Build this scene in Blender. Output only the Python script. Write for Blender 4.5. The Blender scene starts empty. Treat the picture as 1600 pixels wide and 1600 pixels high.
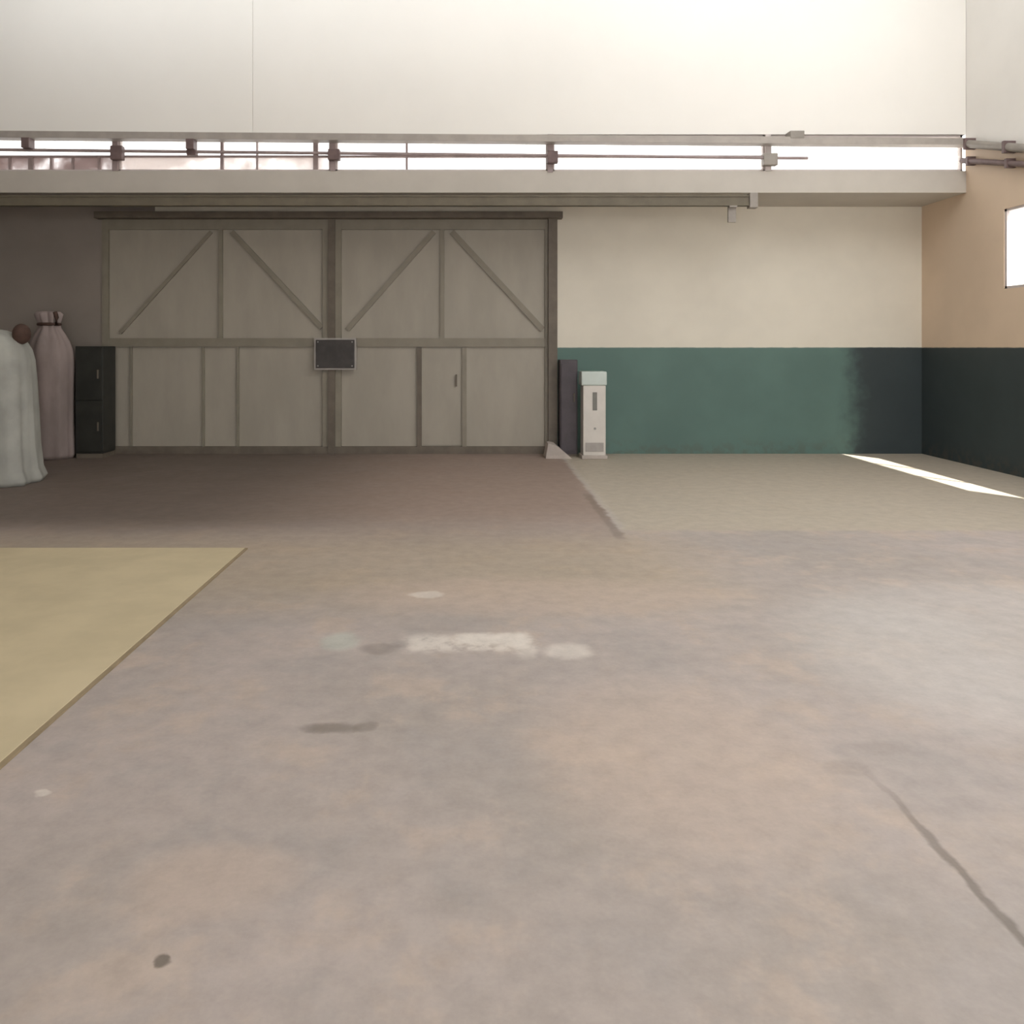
import bpy, bmesh, math, random
from mathutils import Vector, Matrix
random.seed(4)
S = bpy.context.scene
COL = S.collection
PI = math.pi
F, CX, CY, EYE = 1250.0, 740.0, 543.0, 1.5

def wx(px, Y): return (px - CX) / F * Y
def wz(py, Y): return EYE - (py - CY) / F * Y
def lin(c):
    c /= 255.0
    return c / 12.92 if c <= 0.04045 else ((c + 0.055) / 1.055) ** 2.4
def rgb(r, g, b): return (lin(r), lin(g), lin(b), 1.0)

# ------------------------------------------------------------------ materials
def nodes(name):
    m = bpy.data.materials.new(name); m.use_nodes = True
    nt = m.node_tree; b = nt.nodes['Principled BSDF']
    return m, nt, b
def N(nt, t, **kw):
    n = nt.nodes.new(t)
    for k, v in kw.items():
        if k in n.inputs.keys() if isinstance(k, str) else False: n.inputs[k].default_value = v
        else: setattr(n, k, v)
    return n
def mixc(nt, fac, a, b):
    n = nt.nodes.new('ShaderNodeMix'); n.data_type = 'RGBA'
    for sock, v in ((0, fac), (6, a), (7, b)):
        if hasattr(v, 'is_linked'): nt.links.new(v, n.inputs[sock])
        else: n.inputs[sock].default_value = v
    return n.outputs[2]
def math_(nt, op, a, b=None, c=None):
    n = nt.nodes.new('ShaderNodeMath'); n.operation = op
    for i, v in enumerate((a, b, c)):
        if v is None: continue
        if hasattr(v, 'is_linked'): nt.links.new(v, n.inputs[i])
        else: n.inputs[i].default_value = v
    return n.outputs[0]
def step(nt, v, lo, hi):
    n = nt.nodes.new('ShaderNodeMapRange'); n.interpolation_type = 'SMOOTHSTEP'
    nt.links.new(v, n.inputs[0]); n.inputs[1].default_value = lo; n.inputs[2].default_value = hi
    return n.outputs[0]
def noise(nt, vec, scale, detail=3, rough=.55, stretch=None):
    if stretch:
        mp = nt.nodes.new('ShaderNodeMapping'); mp.inputs['Scale'].default_value = stretch
        nt.links.new(vec, mp.inputs[0]); vec = mp.outputs[0]
    n = nt.nodes.new('ShaderNodeTexNoise'); n.inputs['Scale'].default_value = scale
    n.inputs['Detail'].default_value = detail; n.inputs['Roughness'].default_value = rough
    nt.links.new(vec, n.inputs['Vector'])
    return n.outputs['Fac']
def objco(nt):
    return nt.nodes.new('ShaderNodeTexCoord').outputs['Object']

def paint(name, col, rough=.6, metal=0.0, var=.10, scale=3.0, spec=.3, bump=0.0, stretch=None):
    m, nt, b = nodes(name)
    co = objco(nt)
    f = noise(nt, co, scale, 4, .6, stretch)
    dark = tuple(c * (1 - var * 1.5) for c in col[:3]) + (1,)
    lite = tuple(min(1, c * (1 + var)) for c in col[:3]) + (1,)
    nt.links.new(mixc(nt, step(nt, f, .3, .7), dark, lite), b.inputs['Base Color'])
    b.inputs['Roughness'].default_value = rough; b.inputs['Metallic'].default_value = metal
    b.inputs['Specular IOR Level'].default_value = spec
    if bump:
        bn = nt.nodes.new('ShaderNodeBump'); bn.inputs['Strength'].default_value = bump
        nt.links.new(noise(nt, co, scale * 12, 4), bn.inputs['Height']); nt.links.new(bn.outputs[0], b.inputs['Normal'])
    return m

def wall_mat(name, upper, dado, side=None, side_x=None, dado_top=1.5, top=None, dado_shade=None):
    """plaster wall: upper coat, painted dado below dado_top, optional other coat left of side_x"""
    m, nt, b = nodes(name)
    co = objco(nt)
    sep = nt.nodes.new('ShaderNodeSeparateXYZ'); nt.links.new(co, sep.inputs[0])
    n1 = noise(nt, co, 1.3, 4); n2 = noise(nt, co, 9, 3)
    def var(c, a):
        return mixc(nt, step(nt, n1, .3, .7), tuple(x * (1 - a) for x in c[:3]) + (1,), tuple(min(1, x * (1 + a)) for x in c[:3]) + (1,))
    z = math_(nt, 'ADD', sep.outputs[2], math_(nt, 'MULTIPLY', math_(nt, 'SUBTRACT', n2, .5), .012))
    c = mixc(nt, step(nt, z, dado_top - .008, dado_top + .008), var(dado, .07), var(upper, .04))
    if top is not None:      # white top coat, its lower edge follows the sloping pipe
        edge = math_(nt, 'ADD', z, math_(nt, 'MULTIPLY', math_(nt, 'SUBTRACT', 10.28, sep.outputs[1]), .30))
        c = mixc(nt, step(nt, edge, 4.13, 4.15), c, var(top, .02))
    # scuffs along the foot of the dado
    sc = math_(nt, 'MULTIPLY', step(nt, z, .28, .0), step(nt, n2, .42, .62))
    c = mixc(nt, math_(nt, 'MULTIPLY', sc, .35), c, rgb(96, 88, 76))
    if dado_shade is not None:    # dado darkens toward the corner: shade painted into its colour
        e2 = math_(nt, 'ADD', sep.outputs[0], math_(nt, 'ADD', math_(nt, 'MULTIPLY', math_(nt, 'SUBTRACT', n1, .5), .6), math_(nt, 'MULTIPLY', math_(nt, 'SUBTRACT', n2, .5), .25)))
        c = mixc(nt, math_(nt, 'MULTIPLY', step(nt, e2, 5.12, 5.55), step(nt, z, dado_top + .008, dado_top - .008)), c, var(dado_shade, .06))
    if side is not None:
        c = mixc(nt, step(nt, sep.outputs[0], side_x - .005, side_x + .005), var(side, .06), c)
    nt.links.new(c, b.inputs['Base Color'])
    b.inputs['Roughness'].default_value = .55; b.inputs['Specular IOR Level'].default_value = .25
    bn = nt.nodes.new('ShaderNodeBump'); bn.inputs['Strength'].default_value = .08
    nt.links.new(noise(nt, co, 40, 4), bn.inputs['Height']); nt.links.new(bn.outputs[0], b.inputs['Normal'])
    return m

def floor_mat():
    m, nt, b = nodes('worn_concrete')
    co = objco(nt)
    # wobble the coordinates a little so zone edges are not ruler straight
    sep0 = nt.nodes.new('ShaderNodeSeparateXYZ'); nt.links.new(co, sep0.inputs[0])
    w = noise(nt, co, 2.2, 4); w2 = noise(nt, co, 7.0, 4)
    wob = math_(nt, 'MULTIPLY', math_(nt, 'SUBTRACT', w, .5), .25)
    wob2 = math_(nt, 'MULTIPLY', math_(nt, 'SUBTRACT', w2, .5), .10)
    X = math_(nt, 'ADD', sep0.outputs[0], wob2)
    Y = math_(nt, 'ADD', sep0.outputs[1], wob)
    Yc = math_(nt, 'ADD', sep0.outputs[1], wob2)
    def box(x0, x1, y0, y1, sx, sy, yy=None):
        yy = yy or Y
        a = math_(nt, 'MULTIPLY', step(nt, X, x0 - sx, x0 + sx), step(nt, X, x1 + sx, x1 - sx))
        c = math_(nt, 'MULTIPLY', step(nt, yy, y0 - sy, y0 + sy), step(nt, yy, y1 + sy, y1 - sy))
        return math_(nt, 'MULTIPLY', a, c)
    def ell(x, y, rx, ry, soft=.5):
        dx = math_(nt, 'DIVIDE', math_(nt, 'SUBTRACT', X, x), rx)
        dy = math_(nt, 'DIVIDE', math_(nt, 'SUBTRACT', Yc, y), ry)
        d = math_(nt, 'ADD', math_(nt, 'MULTIPLY', dx, dx), math_(nt, 'MULTIPLY', dy, dy))
        return step(nt, d, 1 + soft, 1 - soft)
    # body of the concrete: pinkish grey with cooler and warmer clouds
    big = noise(nt, co, .55, 3, .5); mid = noise(nt, co, 1.9, 5, .65); fine = noise(nt, co, 9, 5, .65); grit = noise(nt, co, 60, 3, .6)
    c = mixc(nt, step(nt, big, .35, .65), FL['a'], FL['b'])
    c = mixc(nt, math_(nt, 'MULTIPLY', step(nt, mid, .5, .64), .75), c, FL['warm'])
    c = mixc(nt, math_(nt, 'MULTIPLY', step(nt, mid, .48, .36), .75), c, FL['cool'])
    def blend(c, mask, col, k):
        return mixc(nt, math_(nt, 'MULTIPLY', mask, k), c, col)
    # ochre band in front of the brown slab
    c = blend(c, box(-4.5, 1.6, 4.7, 6.4, .5, .5), FL['ochre'], .55)
    # pinkish rubbed patches
    c = blend(c, ell(.35, 4.85, 1.1, .35, .8), FL['pink'], .55)
    c = blend(c, ell(.75, 2.95, .5, .6, .8), FL['pink'], .55)
    c = blend(c, ell(-.75, 2.25, .22, .16, .8), FL['pink'], .5)
    c = blend(c, ell(2.2, 3.9, .55, .8, .95), FL['pale'], .55)
    c = blend(c, ell(3.0, 4.6, .9, .5, .95), FL['pale'], .4)
    # brown slab before the doors, deepened by painted-in shade
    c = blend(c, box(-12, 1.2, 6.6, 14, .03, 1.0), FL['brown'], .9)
    c = blend(c, box(-12, -1.5, 6.65, 14, 1.3, .45), FL['umber_shade'], .75)  # far-left floor darkened further, shade put into the colour
    # pale slab along the green wall
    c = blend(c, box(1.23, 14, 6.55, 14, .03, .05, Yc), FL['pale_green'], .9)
    # thin pale kerb line at the joint between those two slabs
    c = blend(c, box(1.20, 1.27, 6.6, 11.3, .03, .05), FL['pale'], .25)
    c = blend(c, box(1.12, 1.20, 6.3, 8.2, .02, .1), FL['dark'], .35)
    # worn white paint smears in the middle
    c = blend(c, box(-.34, .30, 3.95, 4.16, .05, .05, Yc), FL['white'], math_(nt, 'MULTIPLY', step(nt, fine, .3, .55), .75))
    c = blend(c, box(-.08, .28, 4.05, 4.20, .03, .03, Yc), FL['white'], .85)
    c = blend(c, box(.22, .30, 3.86, 4.15, .02, .03, Yc), FL['white'], .5)
    c = blend(c, ell(.47, 3.95, .12, .1, .6), FL['white'], .6)
    c = blend(c, ell(-.68, 4.08, .10, .12, .7), FL['cool_white'], .7)
    c = blend(c, ell(-.48, 3.98, .09, .07, .7), FL['dark'], .3)
    c = blend(c, ell(.05, 3.75, .7, .16, .8), FL['cool'], .4)
    c = blend(c, ell(-.29, 4.85, .10, .07, .5), FL['white'], .6)
    # dark oil spots
    c = blend(c, ell(-.56, 3.155, .105, .05, .8), FL['dark'], .55)
    c = blend(c, ell(-.43, 3.16, .04, .04, .8), FL['dark'], .4)
    c = blend(c, ell(-.757, 1.963, .026, .016, .6), FL['dark'], .8)
    c = blend(c, ell(-1.46, 2.69, .03, .025, .6), FL['white'], .6)
    # expansion joint and its broken edge, running away from the viewer on the right
    Xj = math_(nt, 'ADD', sep0.outputs[0], math_(nt, 'MULTIPLY', math_(nt, 'SUBTRACT', w2, .5), .06))
    j = math_(nt, 'ABSOLUTE', math_(nt, 'SUBTRACT', Xj, 1.395))
    jm = math_(nt, 'MULTIPLY', step(nt, j, .022, .006), step(nt, sep0.outputs[1], 3.0, 2.3))
    c = blend(c, jm, FL['dark'], .6)
    c = blend(c, math_(nt, 'MULTIPLY', step(nt, Xj, 1.40, 1.5), step(nt, Yc, 3.3, 2.9)), FL['cool'], .45)
    c = blend(c, ell(1.52, 3.0, .10, .05, .95), FL['dark'], .16)
    c = blend(c, ell(1.33, 2.85, .08, .06, .95), FL['dark'], .16)
    # fine mottling
    mot = nt.nodes.new('ShaderNodeMix'); mot.data_type = 'RGBA'; mot.blend_type = 'MULTIPLY'; mot.inputs[0].default_value = 1
    nt.links.new(c, mot.inputs[6])
    g = math_(nt, 'ADD', .70, math_(nt, 'ADD', math_(nt, 'MULTIPLY', fine, .46), math_(nt, 'MULTIPLY', grit, .14)))
    cmb = nt.nodes.new('ShaderNodeCombineColor')
    for i in range(3): nt.links.new(g, cmb.inputs[i])
    nt.links.new(cmb.outputs[0], mot.inputs[7])
    nt.links.new(mot.outputs[2], b.inputs['Base Color'])
    rg = nt.nodes.new('ShaderNodeMapRange'); rg.inputs[3].default_value = .48; rg.inputs[4].default_value = .75
    nt.links.new(mid, rg.inputs[0]); nt.links.new(rg.outputs[0], b.inputs['Roughness'])
    b.inputs['Specular IOR Level'].default_value = .35
    bn = nt.nodes.new('ShaderNodeBump'); bn.inputs['Strength'].default_value = .12; bn.inputs['Distance'].default_value = .01
    hh = math_(nt, 'SUBTRACT', fine, math_(nt, 'MULTIPLY', jm, 2.0))
    nt.links.new(hh, bn.inputs['Height']); nt.links.new(bn.outputs[0], b.inputs['Normal'])
    return m

def glass(name, dirt, dirt_col):
    """window pane: clear sheet with a film of dust; light passes through"""
    m = bpy.data.materials.new(name); m.use_nodes = True
    nt = m.node_tree; nt.nodes.clear()
    out = nt.nodes.new('ShaderNodeOutputMaterial')
    tr = nt.nodes.new('ShaderNodeBsdfTransparent'); tr.inputs[0].default_value = (.96, .97, .97, 1)
    gl = nt.nodes.new('ShaderNodeBsdfGlossy'); gl.inputs['Roughness'].default_value = .05
    df = nt.nodes.new('ShaderNodeBsdfDiffuse'); df.inputs[0].default_value = dirt_col
    tl = nt.nodes.new('ShaderNodeBsdfTranslucent'); tl.inputs[0].default_value = dirt_col
    m0 = nt.nodes.new('ShaderNodeMixShader'); m0.inputs[0].default_value = .5
    nt.links.new(df.outputs[0], m0.inputs[1]); nt.links.new(tl.outputs[0], m0.inputs[2])
    m1 = nt.nodes.new('ShaderNodeMixShader'); m1.inputs[0].default_value = .04
    nt.links.new(tr.outputs[0], m1.inputs[1]); nt.links.new(gl.outputs[0], m1.inputs[2])
    m2 = nt.nodes.new('ShaderNodeMixShader')
    co = objco(nt); f = noise(nt, co, 2.5, 4)
    nt.links.new(math_(nt, 'MULTIPLY', step(nt, f, .1, .6), dirt), m2.inputs[0])
    nt.links.new(m1.outputs[0], m2.inputs[1]); nt.links.new(m0.outputs[0], m2.inputs[2])
    nt.links.new(m2.outputs[0], out.inputs[0])
    return m

FL = dict(a=rgb(175, 164, 158), b=rgb(163, 154, 147), warm=rgb(182, 167, 155), cool=rgb(163, 155, 150),
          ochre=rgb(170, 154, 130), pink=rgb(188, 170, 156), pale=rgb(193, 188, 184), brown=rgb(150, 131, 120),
          umber_shade=rgb(96, 86, 79), pale_green=rgb(178, 168, 152), white=rgb(214, 206, 197), cool_white=rgb(182, 185, 176),
          dark=rgb(98, 90, 81))
M = dict(
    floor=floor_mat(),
    far=wall_mat('cream_wall_with_green_dado', rgb(224, 217, 202), rgb(96, 121, 114), rgb(144, 135, 127), -4.5, dado_shade=rgb(62, 70, 72)),
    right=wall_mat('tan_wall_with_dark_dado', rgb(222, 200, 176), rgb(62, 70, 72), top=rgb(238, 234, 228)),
    left=paint('grey_brown_plaster', rgb(112, 104, 97), .7, var=.06, scale=1.2),
    upper=paint('white_upper_sheeting', rgb(240, 236, 229), .5, var=.012, scale=.8),
    band=paint('grey_white_plaster', rgb(194, 187, 177), .6, var=.03, scale=2),
    ceil=paint('white_ceiling', rgb(236, 234, 228), .7, var=.02, scale=1),
    back=paint('back_plaster', rgb(150, 144, 136), .7, var=.05, scale=1),
    door=paint('grey_beige_door_sheet', rgb(166, 159, 146), .5, var=.05, scale=1.6, spec=.35, stretch=(1.5, 1, .5)),
    door_frame=paint('grey_beige_door_steel', rgb(140, 133, 119), .5, var=.06, scale=4, spec=.35),
    gap=paint('dark_brown_steel', rgb(112, 103, 92), .55, var=.1, scale=5),
    rail=paint('pale_grey_steel', rgb(172, 164, 156), .5, .1, var=.06, scale=5),
    steel=paint('dull_grey_steel', rgb(150, 143, 135), .5, .2, var=.08, scale=5),
    channel=paint('olive_grey_steel', rgb(112, 104, 89), .55, var=.08, scale=5),
    mauve=paint('mauve_grey_steel', rgb(166, 150, 148), .5, var=.1, scale=5),
    clamp=paint('dark_mauve_iron', rgb(116, 98, 96), .5, var=.1, scale=9),
    frame=paint('pale_window_frame', rgb(206, 196, 192), .5, var=.05, scale=6),
    frame_dark=paint('brown_window_frame', rgb(160, 138, 120), .5, var=.05, scale=6),
    plate=paint('charcoal_plate', rgb(70, 66, 64), .45, var=.12, scale=8),
    rim=paint('pale_plate_rim', rgb(168, 162, 156), .45, var=.05, scale=8),
    white=paint('white_enamel', rgb(212, 206, 198), .4, var=.03, scale=5, spec=.45),
    cap=paint('pale_blue_white_plastic', rgb(196, 206, 200), .35, var=.03, scale=5, spec=.45),
    slot=paint('mid_grey_slot', rgb(128, 126, 120), .5, var=.05, scale=8),  # plain mid grey for the pedestal slot
    charcoal=paint('plum_charcoal_box', rgb(84, 78, 82), .5, var=.08, scale=5),
    black=paint('black_green_metal', rgb(52, 52, 48), .45, var=.12, scale=4, spec=.3),
    chrome=paint('worn_metal', rgb(150, 148, 142), .3, .8, var=.08, scale=9),
    sheet=paint('pale_dust_sheet', rgb(168, 168, 161), .8, var=.10, scale=2.2, bump=.15),
    pinkcloth=paint('pinkish_grey_wrap', rgb(156, 142, 138), .6, var=.12, scale=3.2, bump=.15, stretch=(1, 1, .4)),
    tie=paint('dark_brown_tie', rgb(84, 64, 56), .8, var=.15, scale=9),
    yellow=paint('yellow_beige_mat', rgb(200, 186, 154), .7, var=.05, scale=2.4, bump=.1),
    mat_edge=paint('mat_edge_brown', rgb(150, 134, 108), .8, var=.08, scale=6),
    concrete=paint('pale_concrete', rgb(186, 176, 168), .8, var=.08, scale=6, bump=.2),
    outside=paint('outside_ground', rgb(170, 165, 155), .9),
    pane=glass('dusty_glass', .25, rgb(225, 222, 218)),
    pane_dirty=glass('mauve_dirty_glass', 1.0, rgb(186, 172, 170)),
    pane_half=glass('half_dirty_glass', .85, rgb(226, 218, 214)),
)

# ------------------------------------------------------------------ mesh helpers
class MB:
    def __init__(s): s.bm = bmesh.new()
    def box(s, x0, x1, y0, y1, z0, z1, bevel=0):
        r = bmesh.ops.create_cube(s.bm, size=1)
        vs = r['verts']
        for v in vs:
            v.co = Vector(((x0 + x1) / 2 + v.co.x * (x1 - x0), (y0 + y1) / 2 + v.co.y * (y1 - y0), (z0 + z1) / 2 + v.co.z * (z1 - z0)))
        if bevel:
            es = list({e for v in vs for e in v.link_edges})
            bmesh.ops.bevel(s.bm, geom=es, offset=bevel, segments=2, affect='EDGES', profile=.6)
        return s
    def bar(s, p, q, w, d, up=(0, 1, 0)):
        """rectangular bar from p to q, w wide across, d deep along up"""
        p = Vector(p); q = Vector(q); L = (q - p).length; z = (q - p).normalized()
        u = Vector(up); x = u.cross(z).normalized(); y = z.cross(x)
        R = Matrix((x, y, z)).transposed().to_4x4()
        r = bmesh.ops.create_cube(s.bm, size=1)
        for v in r['verts']:
            v.co = (p + q) / 2 + (R @ Vector((v.co.x * w, v.co.y * d, v.co.z * L)))
        return s
    def tube(s, pts, r, seg=14):
        pts = [Vector(p) for p in pts]; rings = []
        for i, p in enumerate(pts):
            t = (pts[min(i + 1, len(pts) - 1)] - pts[max(i - 1, 0)]).normalized()
            a = Vector((0, 0, 1)) if abs(t.z) < .9 else Vector((1, 0, 0))
            x = a.cross(t).normalized(); y = t.cross(x)
            rings.append([s.bm.verts.new(p + (x * math.cos(k * 2 * PI / seg) + y * math.sin(k * 2 * PI / seg)) * r) for k in range(seg)])
        for a, b in zip(rings, rings[1:]):
            for k in range(seg): s.bm.faces.new((a[k], a[(k + 1) % seg], b[(k + 1) % seg], b[k]))
        s.bm.faces.new(rings[0][::-1]); s.bm.faces.new(rings[-1])
        return s
    def loft(s, rows, seg=72):
        """rows: (z, function(theta)->(x,y)); closed top and bottom"""
        rings = []
        for z, f in rows:
            ring = []
            for k in range(seg):
                x, y = f(2 * PI * k / seg); ring.append(s.bm.verts.new((x, y, z)))
            rings.append(ring)
        for a, b in zip(rings, rings[1:]):
            for k in range(seg): s.bm.faces.new((a[k], a[(k + 1) % seg], b[(k + 1) % seg], b[k]))
        s.bm.faces.new(rings[0][::-1]); s.bm.faces.new(rings[-1])
        return s
    def prism(s, poly, y0, y1):
        """poly in x,z extruded along y"""
        a = [s.bm.verts.new((x, y0, z)) for x, z in poly]; b = [s.bm.verts.new((x, y1, z)) for x, z in poly]
        n = len(poly)
        s.bm.faces.new(a); s.bm.faces.new(b[::-1])
        for k in range(n): s.bm.faces.new((a[k], b[k], b[(k + 1) % n], a[(k + 1) % n]))
        return s
    def build(s, name, mat, parent=None, loc=None, smooth=False):
        bmesh.ops.recalc_face_normals(s.bm, faces=s.bm.faces)
        me = bpy.data.meshes.new(name); 
        if loc is not None: bmesh.ops.translate(s.bm, verts=s.bm.verts, vec=-Vector(loc))
        s.bm.to_mesh(me); s.bm.free()
        me.materials.append(mat)
        if smooth:
            for p in me.polygons: p.use_smooth = True
        o = bpy.data.objects.new(name, me); COL.objects.link(o)
        if parent is not None:
            o.parent = parent
            o.location = -parent.location if loc is None else Vector(loc) - parent.location
        elif loc is not None: o.location = loc
        return o
def empty(name, loc):
    o = bpy.data.objects.new(name, None); o.location = loc; o.empty_display_size = .2; COL.objects.link(o); return o
def tag(o, label, cat, group=None):
    o['label'] = label; o['category'] = cat
    if group: o['group'] = group
    return o
def struct(o): o['kind'] = 'structure'; return o
def copy_tree(o, parent=None):
    c = o.copy(); COL.objects.link(c); c.parent = parent
    for ch in list(o.children): copy_tree(ch, c)
    return c

# ------------------------------------------------------------------ the setting
YF, YU = 11.3, 10.28           # far wall, upper set-back wall over the soffit
XR, XL, YB, ZC = 6.33, -8.6, -4.5, 6.7
ZS = wz(301, YU)               # underside of the soffit
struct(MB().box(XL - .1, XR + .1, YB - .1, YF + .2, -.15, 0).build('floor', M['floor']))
DX0, DX1, DZ = wx(168, YF), wx(862, YF), wz(337, YF)
w = MB()
w.box(XL, DX0, YF, YF + .2, 0, ZS); w.box(DX1, XR, YF, YF + .2, 0, ZS); w.box(DX0, DX1, YF, YF + .2, DZ, ZS)
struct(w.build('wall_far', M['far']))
# right wall with two window openings
WZ0, WZ1 = 2.2, 3.15
w1 = (6.5, 9.55); w2 = (-1.0, 3.6)
w = MB(); T = .07
w.box(XR, XR + T, YB, YF + .2, 0, WZ0); w.box(XR, XR + T, YB, YF + .2, WZ1, ZS + .1); w.box(XR, XR + T, YB, YU + .02, ZS + .1, ZC)
for a, b in ((YB, w2[0]), (w2[1], w1[0]), (w1[1], YF + .2)): w.box(XR, XR + T, a, b, WZ0, WZ1)
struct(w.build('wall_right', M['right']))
struct(MB().box(XL - .2, XL, YB, YF + .2, 0, ZC).build('wall_left', M['left']))
# back wall with the wide entrance opening behind the camera
EX0, EX1, EZ = -3.0, 5.2, 4.2
w = MB()
w.box(XL, EX0, YB - .2, YB, 0, ZC); w.box(EX1, XR, YB - .2, YB, 0, ZC); w.box(EX0, EX1, YB - .2, YB, EZ, ZC)
struct(w.build('wall_back', M['back']))
struct(MB().box(XL, XR, YB, YU + .2, ZC, ZC + .15).build('ceiling', M['ceil']))
# soffit slab over the strip in front of the doors
CZ0, CZ1 = wz(267, YU), wz(210, YU)     # clerestory sill and head
struct(MB().box(XL, XR, YU, YF + .2, ZS, ZS + .1).build('trim_1', M['band']))
struct(MB().box(XL, XR, YU, YU + .14, ZS + .1, CZ0).build('trim_2', M['band']))
# upper wall above the clerestory, of wide white sheets with a faint seam
w = MB()
xs = [XL, wx(-420, YU), wx(395, YU), XR]
for a, b in zip(xs, xs[1:]): w.box(a + .004, b - .004, YU, YU + .1, CZ1, ZC)
w.box(XL, XR, YU + .012, YU + .14, CZ1, ZC)
struct(w.build('wall_upper', M['upper']))

# clerestory windows: one per bay between the posts
posts = [wx(p, YU) for p in (-500, -160, 180, 520, 860, 1200)]
bays = list(zip([XL] + posts, posts + [XR]))
ZT = wz(243, YU)
for i, (a, b) in enumerate(bays):
    n = i + 3
    root = struct(empty('window_%d' % n, ((a + b) / 2, YU + .07, CZ0)))
    f = MB(); yy0, yy1 = YU + .03, YU + .10
    f.box(a + .03, b - .03, yy0, yy1, CZ0, CZ0 + .025); f.box(a + .03, b - .03, yy0, yy1, CZ1 - .03, CZ1)
    f.box(a + .03, a + .055, yy0, yy1, CZ0, CZ1); f.box(b - .055, b - .03, yy0, yy1, CZ0, CZ1)
    f.build('frame', M['frame'], root)
    left = i <= 2
    if i < 6:
        MB().box(a + .05, b - .05, yy0 + .01, yy1 - .01, ZT - .012, ZT + .012).build('transom', M['mauve'] if i < 5 else M['frame'], root)
    MB().box(a + .05, b - .05, YU + .060, YU + .066, ZT + .01, CZ1 - .03).build('pane', M['pane'], root)
    MB().box(a + .05, b - .05, YU + .060, YU + .066, CZ0 + .02, ZT - .01).build('pane', M['pane_dirty'] if left else (M['pane_half'] if i == 3 else M['pane']), root)
    if left:
        g = [12, 45, 77, 111, 152] if i == 2 else []
        for p in g:
            xx = wx(p, YU); hw = .03 if p == 45 else .012
            MB().box(xx - hw, xx + hw, yy0 + .005, yy1 - .005, CZ0 + .02, ZT - .01).build('glazing_bar', M['mauve'], root)
    if i == 3:
        for p, hw in ((345, .018), (400, .008), (492, .03)):
            xx = wx(p, YU)
            MB().box(xx - hw, xx + hw, yy0 + .005, yy1 - .005, CZ0 + .02, CZ1 - .02).build('glazing_bar', M['mauve'], root)
    if i == 4:
        xx = wx(635, YU)
        MB().box(xx - .012, xx + .012, yy0 + .005, yy1 - .005, CZ0 + .02, CZ1 - .02).build('glazing_bar', M['mauve'], root)
for k, x in enumerate(posts):
    struct(MB().box(x - .035, x + .035, YU - .01, YU + .13, CZ0 - (.0 if k != 4 else .02), CZ1).build('trim_%d' % (k + 5), M['mauve'] if k < 5 else M['frame']))

# right-hand windows
for n, (a, b) in ((1, w1), (2, w2)):
    root = struct(empty('window_%d' % n, (XR + T / 2, (a + b) / 2, WZ0)))
    f = MB()
    f.box(XR + .01, XR + T - .01, a, b, WZ0, WZ0 + .03); f.box(XR + .01, XR + T - .01, a, b, WZ1 - .03, WZ1)
    f.box(XR + .01, XR + T - .01, a, a + .04, WZ0, WZ1); f.box(XR + .01, XR + T - .01, b - .04, b, WZ0, WZ1)
    f.build('frame', M['frame'], root)
    MB().box(XR + .032, XR + .038, a + .03, b - .03, WZ0 + .02, WZ1 - .02).build('pane', M['pane'], root)
    k = 1
    for j in range(1, 3):
        y = a + (b - a) * j / 3
        MB().box(XR + .02, XR + T - .02, y - .012, y + .012, WZ0 + .02, WZ1 - .02).build('glazing_bar', M['frame'], root)

# door surround: head track cover, jambs
ZH0, ZH1 = wz(341, YF - .12), wz(331, YF - .12)
struct(MB().box(DX0 - .12, DX1 + .14, YF - .16, YF, ZH0, ZH1).build('trim_3', M['gap']))
struct(MB().box(wx(857, YF - .1), wx(871, YF - .1), YF - .1, YF, 0, ZH0).build('trim_4', M['gap']))

# ------------------------------------------------------------------ sliding door leaves
YD = YF + .02     # face of the sheet
FR = YF - .035    # face of the frame steel
def door_leaf(n, px0, px1, left):
    x0, x1 = wx(px0, YF), wx(px1, YF); z0, z1 = .03, ZH1
    root = struct(empty('door_%d' % n, ((x0 + x1) / 2, YF, 0)))
    MB().box(x0, x1, YD, YD + .05, z0, z1).build('panel', M['door'], root)
    def fb(name, pts, wd=.06, mat='door_frame', dp=.05):
        b = MB()
        for p, q in pts: b.bar((p[0], YD - dp / 2 + .004, p[1]), (q[0], YD - dp / 2 + .004, q[1]), wd, dp)
        return b.build(name, M[mat], root)
    def P(px, py): return (wx(px, YF), wz(py, YF))
    zt, zm, zb = wz(350, YF), wz(535, YF), .10
    fb('top_rail', [((x0, zt), (x1, zt))], .16, 'door_frame', .046)
    fb('middle_rail', [((x0, zm), (x1, zm))], .12, 'door_frame', .044)
    fb('bottom_rail', [((x0, .07), (x1, .07))], .07, 'gap', .058)
    fb('stile', [((x0 + .05, z0), (x0 + .05, z1))], .09)
    fb('stile', [((x1 - .05, z0), (x1 - .05, z1))], .09)
    return root, fb, P, zt, zm
r1, fb, P, zt, zm = door_leaf(1, 160, 515, True)
fb('mullion', [(P(345, 356), P(345, 530))], .055, 'door_frame', .04)
fb('brace', [(P(362, 362), P(503, 512))], .07, 'door_frame', .036)
fb('brace', [(P(330, 362), P(188, 520))], .05, 'door_frame', .036)
for p in (205, 318, 372):
    fb('post', [(P(p, 542), P(p, 706))], .03, 'door_frame', .036)
r2, fb, P, zt, zm = door_leaf(2, 523, 862, False)
fb('mullion', [(P(691, 356), P(691, 530))], .06, 'door_frame', .04)
fb('brace', [(P(678, 362), P(543, 515))], .07, 'door_frame', .036)
fb('brace', [(P(706, 362), P(848, 515))], .08, 'door_frame', .036)
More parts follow.
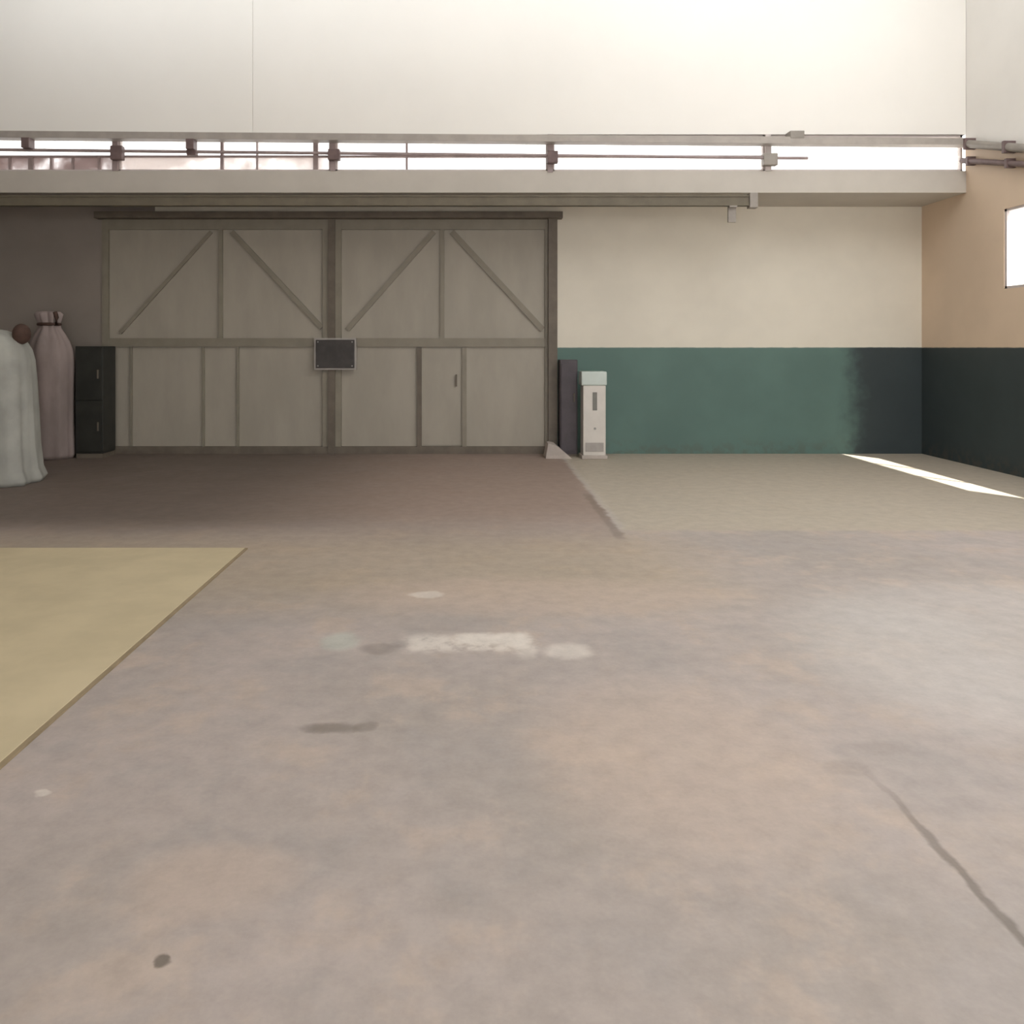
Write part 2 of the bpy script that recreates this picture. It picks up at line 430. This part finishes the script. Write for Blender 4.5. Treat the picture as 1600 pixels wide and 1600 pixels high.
# wicket door in the right leaf
wk = MB().box(wx(659, YF), wx(722, YF), YD - .012, YD + .01, .12, wz(545, YF)).build('wicket_door', M['door'], r2)
MB().box(wx(652, YF), wx(659, YF), YD - .05, YD + .005, .05, wz(543, YF)).build('post', M['gap'], r2)
MB().box(wx(722, YF), wx(729, YF), YD - .045, YD + .005, .05, wz(543, YF)).build('post', M['door_frame'], r2)
h = MB(); hx = wx(713, YF)
h.box(hx - .012, hx + .012, YD - .05, YD - .03, .95, 1.12, .004); h.box(hx - .012, hx + .012, YD - .04, YD - .008, .96, .98); h.box(hx - .012, hx + .012, YD - .04, YD - .008, 1.09, 1.11)
ho = h.build('handle', M['gap'], r2); ho.parent = wk; ho.location = Vector((0, 0, 0))
# dark meeting strip between the leaves
st = MB(); xm = wx(519, YF)
st.box(xm - .05, xm + .05, YF - .055, YD + .03, 0, ZH1)
struct(st.build('trim_11', M['gap']))
struct(MB().box(DX0, DX1, YF - .03, YF + .2, 0, .035).build('trim_12', M['gap']))

# dark plate over the meeting edge
px0, px1, py0, py1 = 494, 554, 531, 575
yp = YF - .075
c = (wx(524, yp), yp, wz(553, yp))
t = tag(empty('door_plate', c), 'dark rectangular plate fixed at mid height across the gap between the sliding doors', 'plate')
MB().box(wx(px0, yp), wx(px1, yp), yp - .03, yp + .021, wz(py1, yp), wz(py0, yp), .008).build('plate', M['plate'], t)
b = MB(); e = .025; X0, X1, Z0, Z1 = wx(px0, yp), wx(px1, yp), wz(py1, yp), wz(py0, yp)
b.box(X0 - e, X1 + e, yp - .012, yp + .018, Z0 - e, Z0); b.box(X0 - e, X1 + e, yp - .012, yp + .018, Z1, Z1 + e)
b.box(X0 - e, X0, yp - .012, yp + .018, Z0, Z1); b.box(X1, X1 + e, yp - .012, yp + .018, Z0, Z1)
b.build('rim', M['rim'], t)
for sx in (X0 + .03, X1 - .03):
    for sz in (Z0 + .03, Z1 - .03):
        MB().tube([(sx, yp - .038, sz), (sx, yp - .028, sz)], .01).build('screw', M['chrome'], t)

# ------------------------------------------------------------------ steel along the soffit and clerestory
# channel along the front edge of the soffit, ending right of the doors
yc0, yc1 = YU - .10, YU
zc0, zc1 = wz(321, yc0), wz(305, yc0)
xc1 = wx(1182, yc0)
t = tag(empty('steel_channel', (xc1 - 4, YU, zc0)), 'long olive-grey steel channel running along the edge above the sliding doors', 'beam')
b = MB(); b.box(XL + .02, xc1, yc0 + .012, yc1, zc0 + .01, zc1 - .01); b.box(XL + .02, xc1, yc0, yc1, zc0, zc0 + .018); b.box(XL + .02, xc1, yc0, yc1, zc1 - .018, zc1)
b.build('channel', M['channel'], t)
MB().box(xc1 - .09, xc1 + .015, yc0 - .02, yc1, zc0 - .03, zc1 + .03, .008).build('end_stop', M['steel'], t)
b = MB(); xb = wx(1146, yc0); b.box(xb - .05, xb + .05, yc1 - .05, yc1 - .02, wz(346, yc0), zc0 + .01); b.box(xb - .05, xb + .05, yc0, yc1 - .02, zc0 - .02, zc0)
b.build('bracket', M['steel'], t)

# rail under the upper wall: from left to right it drops a little
yb = YU - .085
za, zb_ = wz(212, yb), wz(224, yb)
xa, xb_ = XL + .02, XR - .02
def zrail(x): return za + (zb_ - za) * (x - wx(0, yb)) / (wx(1600, yb) - wx(0, yb))
t = tag(empty('rail_beam', (0, yb, zrail(0))), 'long dull grey beam along the foot of the white upper wall', 'beam')
MB().bar((xa, yb, zrail(xa)), (xb_, yb, zrail(xb_)), .085, .16).build('beam', M['rail'], t)
xq = wx(1242, yb); b = MB(); b.box(xq - .09, xq + .09, yb - .085, yb + .08, zrail(xq) + .02, zrail(xq) + .12, .01)
b.build('bracket', M['steel'], t)
for p in (45, 300):
    xq = wx(p, yb); MB().box(xq - .05, xq + .05, yb - .09, yb + .05, zrail(xq) - .17, zrail(xq) - .04, .006).build('hanger', M['clamp'], t)

# thin pipe in front of the glass with dark clamps at the posts
yp2 = YU - .06
def zpipe(x): 
    a, b = wz(234, yp2), wz(247, yp2)
    return a + (b - a) * (x - wx(0, yp2)) / (wx(1240, yp2) - wx(0, yp2))
t = tag(empty('pipe', (0, yp2, zpipe(0))), 'thin mauve-grey pipe clipped in front of the high strip of windows', 'pipe')
xe = wx(1262, yp2)
MB().tube([(XL + .02, yp2, zpipe(XL)), (xe, yp2, zpipe(xe))], .02).build('tube', M['mauve'], t)
for p, hw, hz, mt in ((-160, .07, .1, 'clamp'), (183, .075, .115, 'clamp'), (300, .06, .05, 'clamp'), (522, .075, .09, 'clamp'), (863, .07, .10, 'clamp'), (1203, .09, .10, 'steel')):
    x = wx(p, yp2); z = zpipe(x)
    b = MB(); b.box(x - hw, x + hw, yp2 - .04, yp2 + .06, z - hz, z + hz * .55, .012)
    b.build('clamp', M[mt], t)

# two sloping conduits on the right wall near the corner
def conduit(y0, z0, y1, z1, r, label, mat):
    t = tag(empty('conduit', (XR - r - .01, (y0 + y1) / 2, (z0 + z1) / 2)), label, 'pipe', 'sloping pipes on the right wall')
    MB().tube([(XR - r - .03, y0, z0), (XR - r - .03, y1, z1), (XR - r - .03, y1 - .8, z1 - (z0 - z1) * .8 / (y0 - y1))], r).build('tube', M[mat], t)
    for f in (.15, .85):
        y = y0 + (y1 - y0) * f; z = z0 + (z1 - z0) * f
        MB().box(XR - 2 * r - .04, XR, y - .02, y + .02, z - r - .02, z + r + .02).build('clip', M['clamp'], t)
conduit(10.26, wz(224, 10.26), 9.2, wz(231, 9.2), .05, 'upper and thicker of two grey pipes sloping down the tan right wall', 'steel')
conduit(10.26, wz(251, 10.26), 9.2, wz(256, 9.2), .035, 'lower and thinner brownish pipe sloping along the tan right wall', 'clamp')

# ------------------------------------------------------------------ things on the floor
# white pedestal beside the door
Yp = 10.9
x0, x1 = wx(909, Yp), wx(944, Yp); zt_ = wz(580, Yp); zc = wz(604, Yp)
t = tag(empty('pedestal', ((x0 + x1) / 2, Yp, 0)), 'narrow white waist-high pedestal standing in front of the green wall by the door', 'pedestal')
MB().box(x0, x1, Yp - .14, Yp + .14, .045, zc + .02, .012).build('body', M['white'], t)
MB().box(x0 - .025, x1 + .015, Yp - .15, Yp + .15, zc + .02, zt_, .02).build('cap', M['cap'], t)
MB().box(x0 - .02, x1 + .02, Yp - .16, Yp + .16, 0, .05, .01).build('base', M['concrete'], t)
xm = (x0 + x1) / 2 + .005
MB().box(xm - .03, xm + .03, Yp - .146, Yp - .13, wz(640, Yp), wz(612, Yp), .004).build('slot', M['slot'], t)
MB().box(x0 + .03, x1 - .03, Yp - .148, Yp - .13, .10, .22, .004).build('kick_plate', M['rim'], t)
MB().tube([(xm, Yp - .15, wz(668, Yp)), (xm, Yp - .135, wz(668, Yp))], .016).build('lock', M['chrome'], t)

# charcoal box between post and pedestal
Yk = 11.12
x0, x1 = wx(874, Yk), wx(901, Yk); zt_ = wz(562, Yk)
t = tag(empty('floor_cabinet', ((x0 + x1) / 2, Yk, 0)), 'slim charcoal upright box between the door post and the white pedestal', 'cabinet')
MB().box(x0, x1, Yk - .1, YF - .01, .03, zt_, .01).build('body', M['charcoal'], t)
MB().box(x0 + .015, x1 - .015, Yk - .115, Yk - .095, .08, zt_ - .05, .004).build('door', M['charcoal'], t)
d = t.children[-1]
MB().box(x1 - .06, x1 - .04, Yk - .135, Yk - .11, .75, .87, .004).build('handle', M['gap'], d, None)
d.children[0].location = Vector((0, 0, 0))
MB().box(x0 + .01, x1 - .01, Yk - .09, YF - .02, 0, .035).build('plinth', M['gap'], t)

# pale concrete wedge at the foot of the door post
Yw = 10.85
t = tag(MB().prism([(wx(852, Yw), 0), (wx(893, Yw), 0), (wx(888, Yw), .035), (wx(868, Yw), .18), (wx(856, Yw), .20)], Yw - .06, Yw + .3).build('wedge', M['concrete']),
        'small pale concrete wedge on the floor at the foot of the door post', 'wedge')

# yellow mat
xm1, ym0, ym1 = -1.70, 2.83, 5.95
t = tag(empty('floor_mat', (-4, 4.4, 0)), 'large flat yellow-beige mat on the concrete floor at the left', 'mat')
MB().box(-6.8, xm1, ym0, ym1, .001, .012, .004).build('surface', M['yellow'], t)
b = MB(); b.box(-6.8, xm1 + .02, ym0 - .02, ym0, .001, .010); b.box(xm1, xm1 + .02, ym0, ym1, .001, .010)
b.build('edging', M['mat_edge'], t)

# draped object at the left edge
Ya = 8.9
cxa = wx(45, Ya) - .46
def drape(cx, cy, hx, hy, k, amp, ph):
    def f(th):
        c, s = math.cos(th), math.sin(th)
        r = 1 + amp * math.sin(k * th + ph) + amp * .5 * math.sin((2 * k + 3) * th - ph * 1.7)
        q = (abs(c) ** 3.2 + abs(s) ** 3.2) ** (-1 / 3.2)
        return cx + c * q * hx * r, cy + s * q * hy * r
    return f
rows = []
prof = [(0.0, .53, .42, .050), (.05, .55, .44, .050), (.15, .51, .41, .045), (.4, .485, .40, .036), (.8, .47, .39, .028), (1.15, .455, .38, .022),
        (1.36, .44, .37, .016), (1.48, .41, .345, .012), (1.57, .36, .30, .010), (1.64, .28, .24, .008), (1.69, .18, .16, .005), (1.71, .06, .05, .003)]
for i, (z, hx, hy, am) in enumerate(prof): rows.append((z, drape(cxa, Ya, hx, hy, 9, am, .25 * i)))
t = tag(empty('covered_stack', (cxa, Ya, 0)), 'pale sheet-draped bulky object cut off by the left edge of the view', 'covered object')
o = MB().loft(rows).build('dust_sheet', M['sheet'], t, smooth=True)
xk = wx(33, Ya)
b = MB(); n = 10
rows = []
for i in range(n + 1):
    a = -PI / 2 + PI * i / n
    rr = max(.004, .095 * math.cos(a)); zz = wz(522, Ya) + .115 * math.sin(a)
    rows.append((zz, (lambda rr: (lambda th: (xk + rr * math.cos(th) * (1 + .07 * math.sin(3 * th)), Ya + rr * math.sin(th))))(rr)))
b.loft(rows, 24).build('knotted_top', M['tie'], t, smooth=True)
t.children[-1]['label'] = 'dark brown knotted lump at the top corner'

# tall wrapped bundle behind
Yb = 10.85
cxb = wx(81, Yb)
prof = [(0.0, .26, .045), (.06, .285, .045), (.3, .275, .04), (.7, .27, .035), (1.05, .275, .035), (1.3, .285, .04), (1.46, .275, .045), (1.58, .235, .06), (1.68, .18, .09),
        (1.76, .13, .13), (1.82, .115, .15), (1.88, .135, .17), (1.95, .15, .20), (1.985, .12, .2), (1.99, .03, .1)]
rows = []
for i, (z, r, am) in enumerate(prof):
    ox = -.05 * max(0, z - 1.2)
    rows.append((z, (lambda r, am, i, ox: (lambda th: (cxb + ox + r * math.cos(th) * (1 + am * math.sin(7 * th + .12 * i) + am * .5 * math.sin(13 * th)),
                                                   Yb + r * .9 * math.sin(th) * (1 + am * math.sin(7 * th + .12 * i)))))(r, am, i, ox)))
t = tag(empty('wrapped_bundle', (cxb, Yb, 0)), 'tall pinkish-grey upright bundle tied at its neck, left of the dark locker', 'bundle')
MB().loft(rows).build('wrapping', M['pinkcloth'], t, smooth=True)
b = MB(); ring = [(cxb - .035 + .135 * math.cos(a), Yb + .12 * math.sin(a), 1.815) for a in [2 * PI * k / 28 for k in range(29)]]
b.tube(ring, .022, 8).build('tie', M['tie'], t, smooth=True)
t.children[-1]['label'] = 'dark brown tie'
b = MB(); b.tube([(cxb + .09, Yb - .06, 1.81), (cxb + .12, Yb - .10, 1.9), (cxb + .10, Yb - .11, 1.98)], .028, 8).build('tie_end', M['tie'], t, smooth=True)

# dark locker
Yl = 11.0
x0, x1 = wx(126, Yl), wx(169, Yl); zt_ = wz(541, Yl)
t = tag(empty('locker', ((x0 + x1) / 2, Yl, 0)), 'dark narrow metal locker standing at the left end of the sliding doors', 'locker')
MB().box(x0, x1, Yl - .15, YF - .07, .06, zt_, .008).build('body', M['black'], t)
MB().box(x0 + .01, x1 - .01, Yl - .14, YF - .08, 0, .06).build('plinth', M['gap'], t)
zm_ = .78
for z0_, z1_ in ((.09, zm_ - .01), (zm_ + .01, zt_ - .03)):
    d = MB().box(x0 + .015, x1 - .015, Yl - .168, Yl - .148, z0_, z1_, .004).build('door', M['black'], t)
    zh = (z0_ + z1_) / 2
    hh = MB().box(x1 - .07, x1 - .05, Yl - .185, Yl - .165, zh - .06, zh + .06, .004).build('handle', M['gap'], d)
    hh.location = Vector((0, 0, 0))

# ------------------------------------------------------------------ light
wd = bpy.data.worlds.new('sky'); S.world = wd; wd.use_nodes = True
nt = wd.node_tree; bg = nt.nodes['Background']
bg.inputs[0].default_value = (1.0, .98, .97, 1); bg.inputs[1].default_value = 3.6

def area(name, loc, rot, sx, sy, power, col):
    l = bpy.data.lights.new(name, 'AREA'); l.shape = 'RECTANGLE'; l.size = sx; l.size_y = sy; l.energy = power; l.color = col
    o = bpy.data.objects.new(name, l); o.location = loc; o.rotation_euler = rot; COL.objects.link(o); return o
# daylight from the roof light strip on the right side of the hall
area('roof_light', (4.2, 3.2, ZC - .03), (0, 0, 0), 2.6, 8.0, 312, (.94, .97, 1))
# added fill lamp, unseen, brightening the white upper wall
area('upper_wall_fill', (-.3, 8.3, ZC - .35), (PI / 2 + .4, 0, 0), 13, .5, 92, (.90, .95, 1))
# daylight from the entrance behind the viewer
area('entrance_daylight', ((EX0 + EX1) / 2, YB - .05, EZ / 2), (PI / 2, 0, 0), EX1 - EX0, EZ, 14, (.96, .98, 1))
sun = bpy.data.lights.new('sun', 'SUN'); sun.energy = 26; sun.angle = math.radians(.53); sun.color = (1, .95, .86)
so = bpy.data.objects.new('sun', sun); COL.objects.link(so)
d = Vector((-1.0, 1.54, -2.6)).normalized()
so.rotation_euler = d.to_track_quat('-Z', 'Y').to_euler(); so.location = (12, -6, 14)

# ------------------------------------------------------------------ camera
cd = bpy.data.cameras.new('camera'); cd.sensor_width = 36; cd.lens = 36 * F / 1600
cd.shift_x = (800 - CX) / 1600; cd.shift_y = -(800 - CY) / 1600
cam = bpy.data.objects.new('camera', cd); cam.location = (0, 0, EYE); cam.rotation_euler = (PI / 2, 0, 0); COL.objects.link(cam)
S.camera = cam
vs = S.view_settings
vs.view_transform = 'Standard'; vs.look = 'None'; vs.exposure = 0; vs.gamma = 1; vs.use_curve_mapping = False
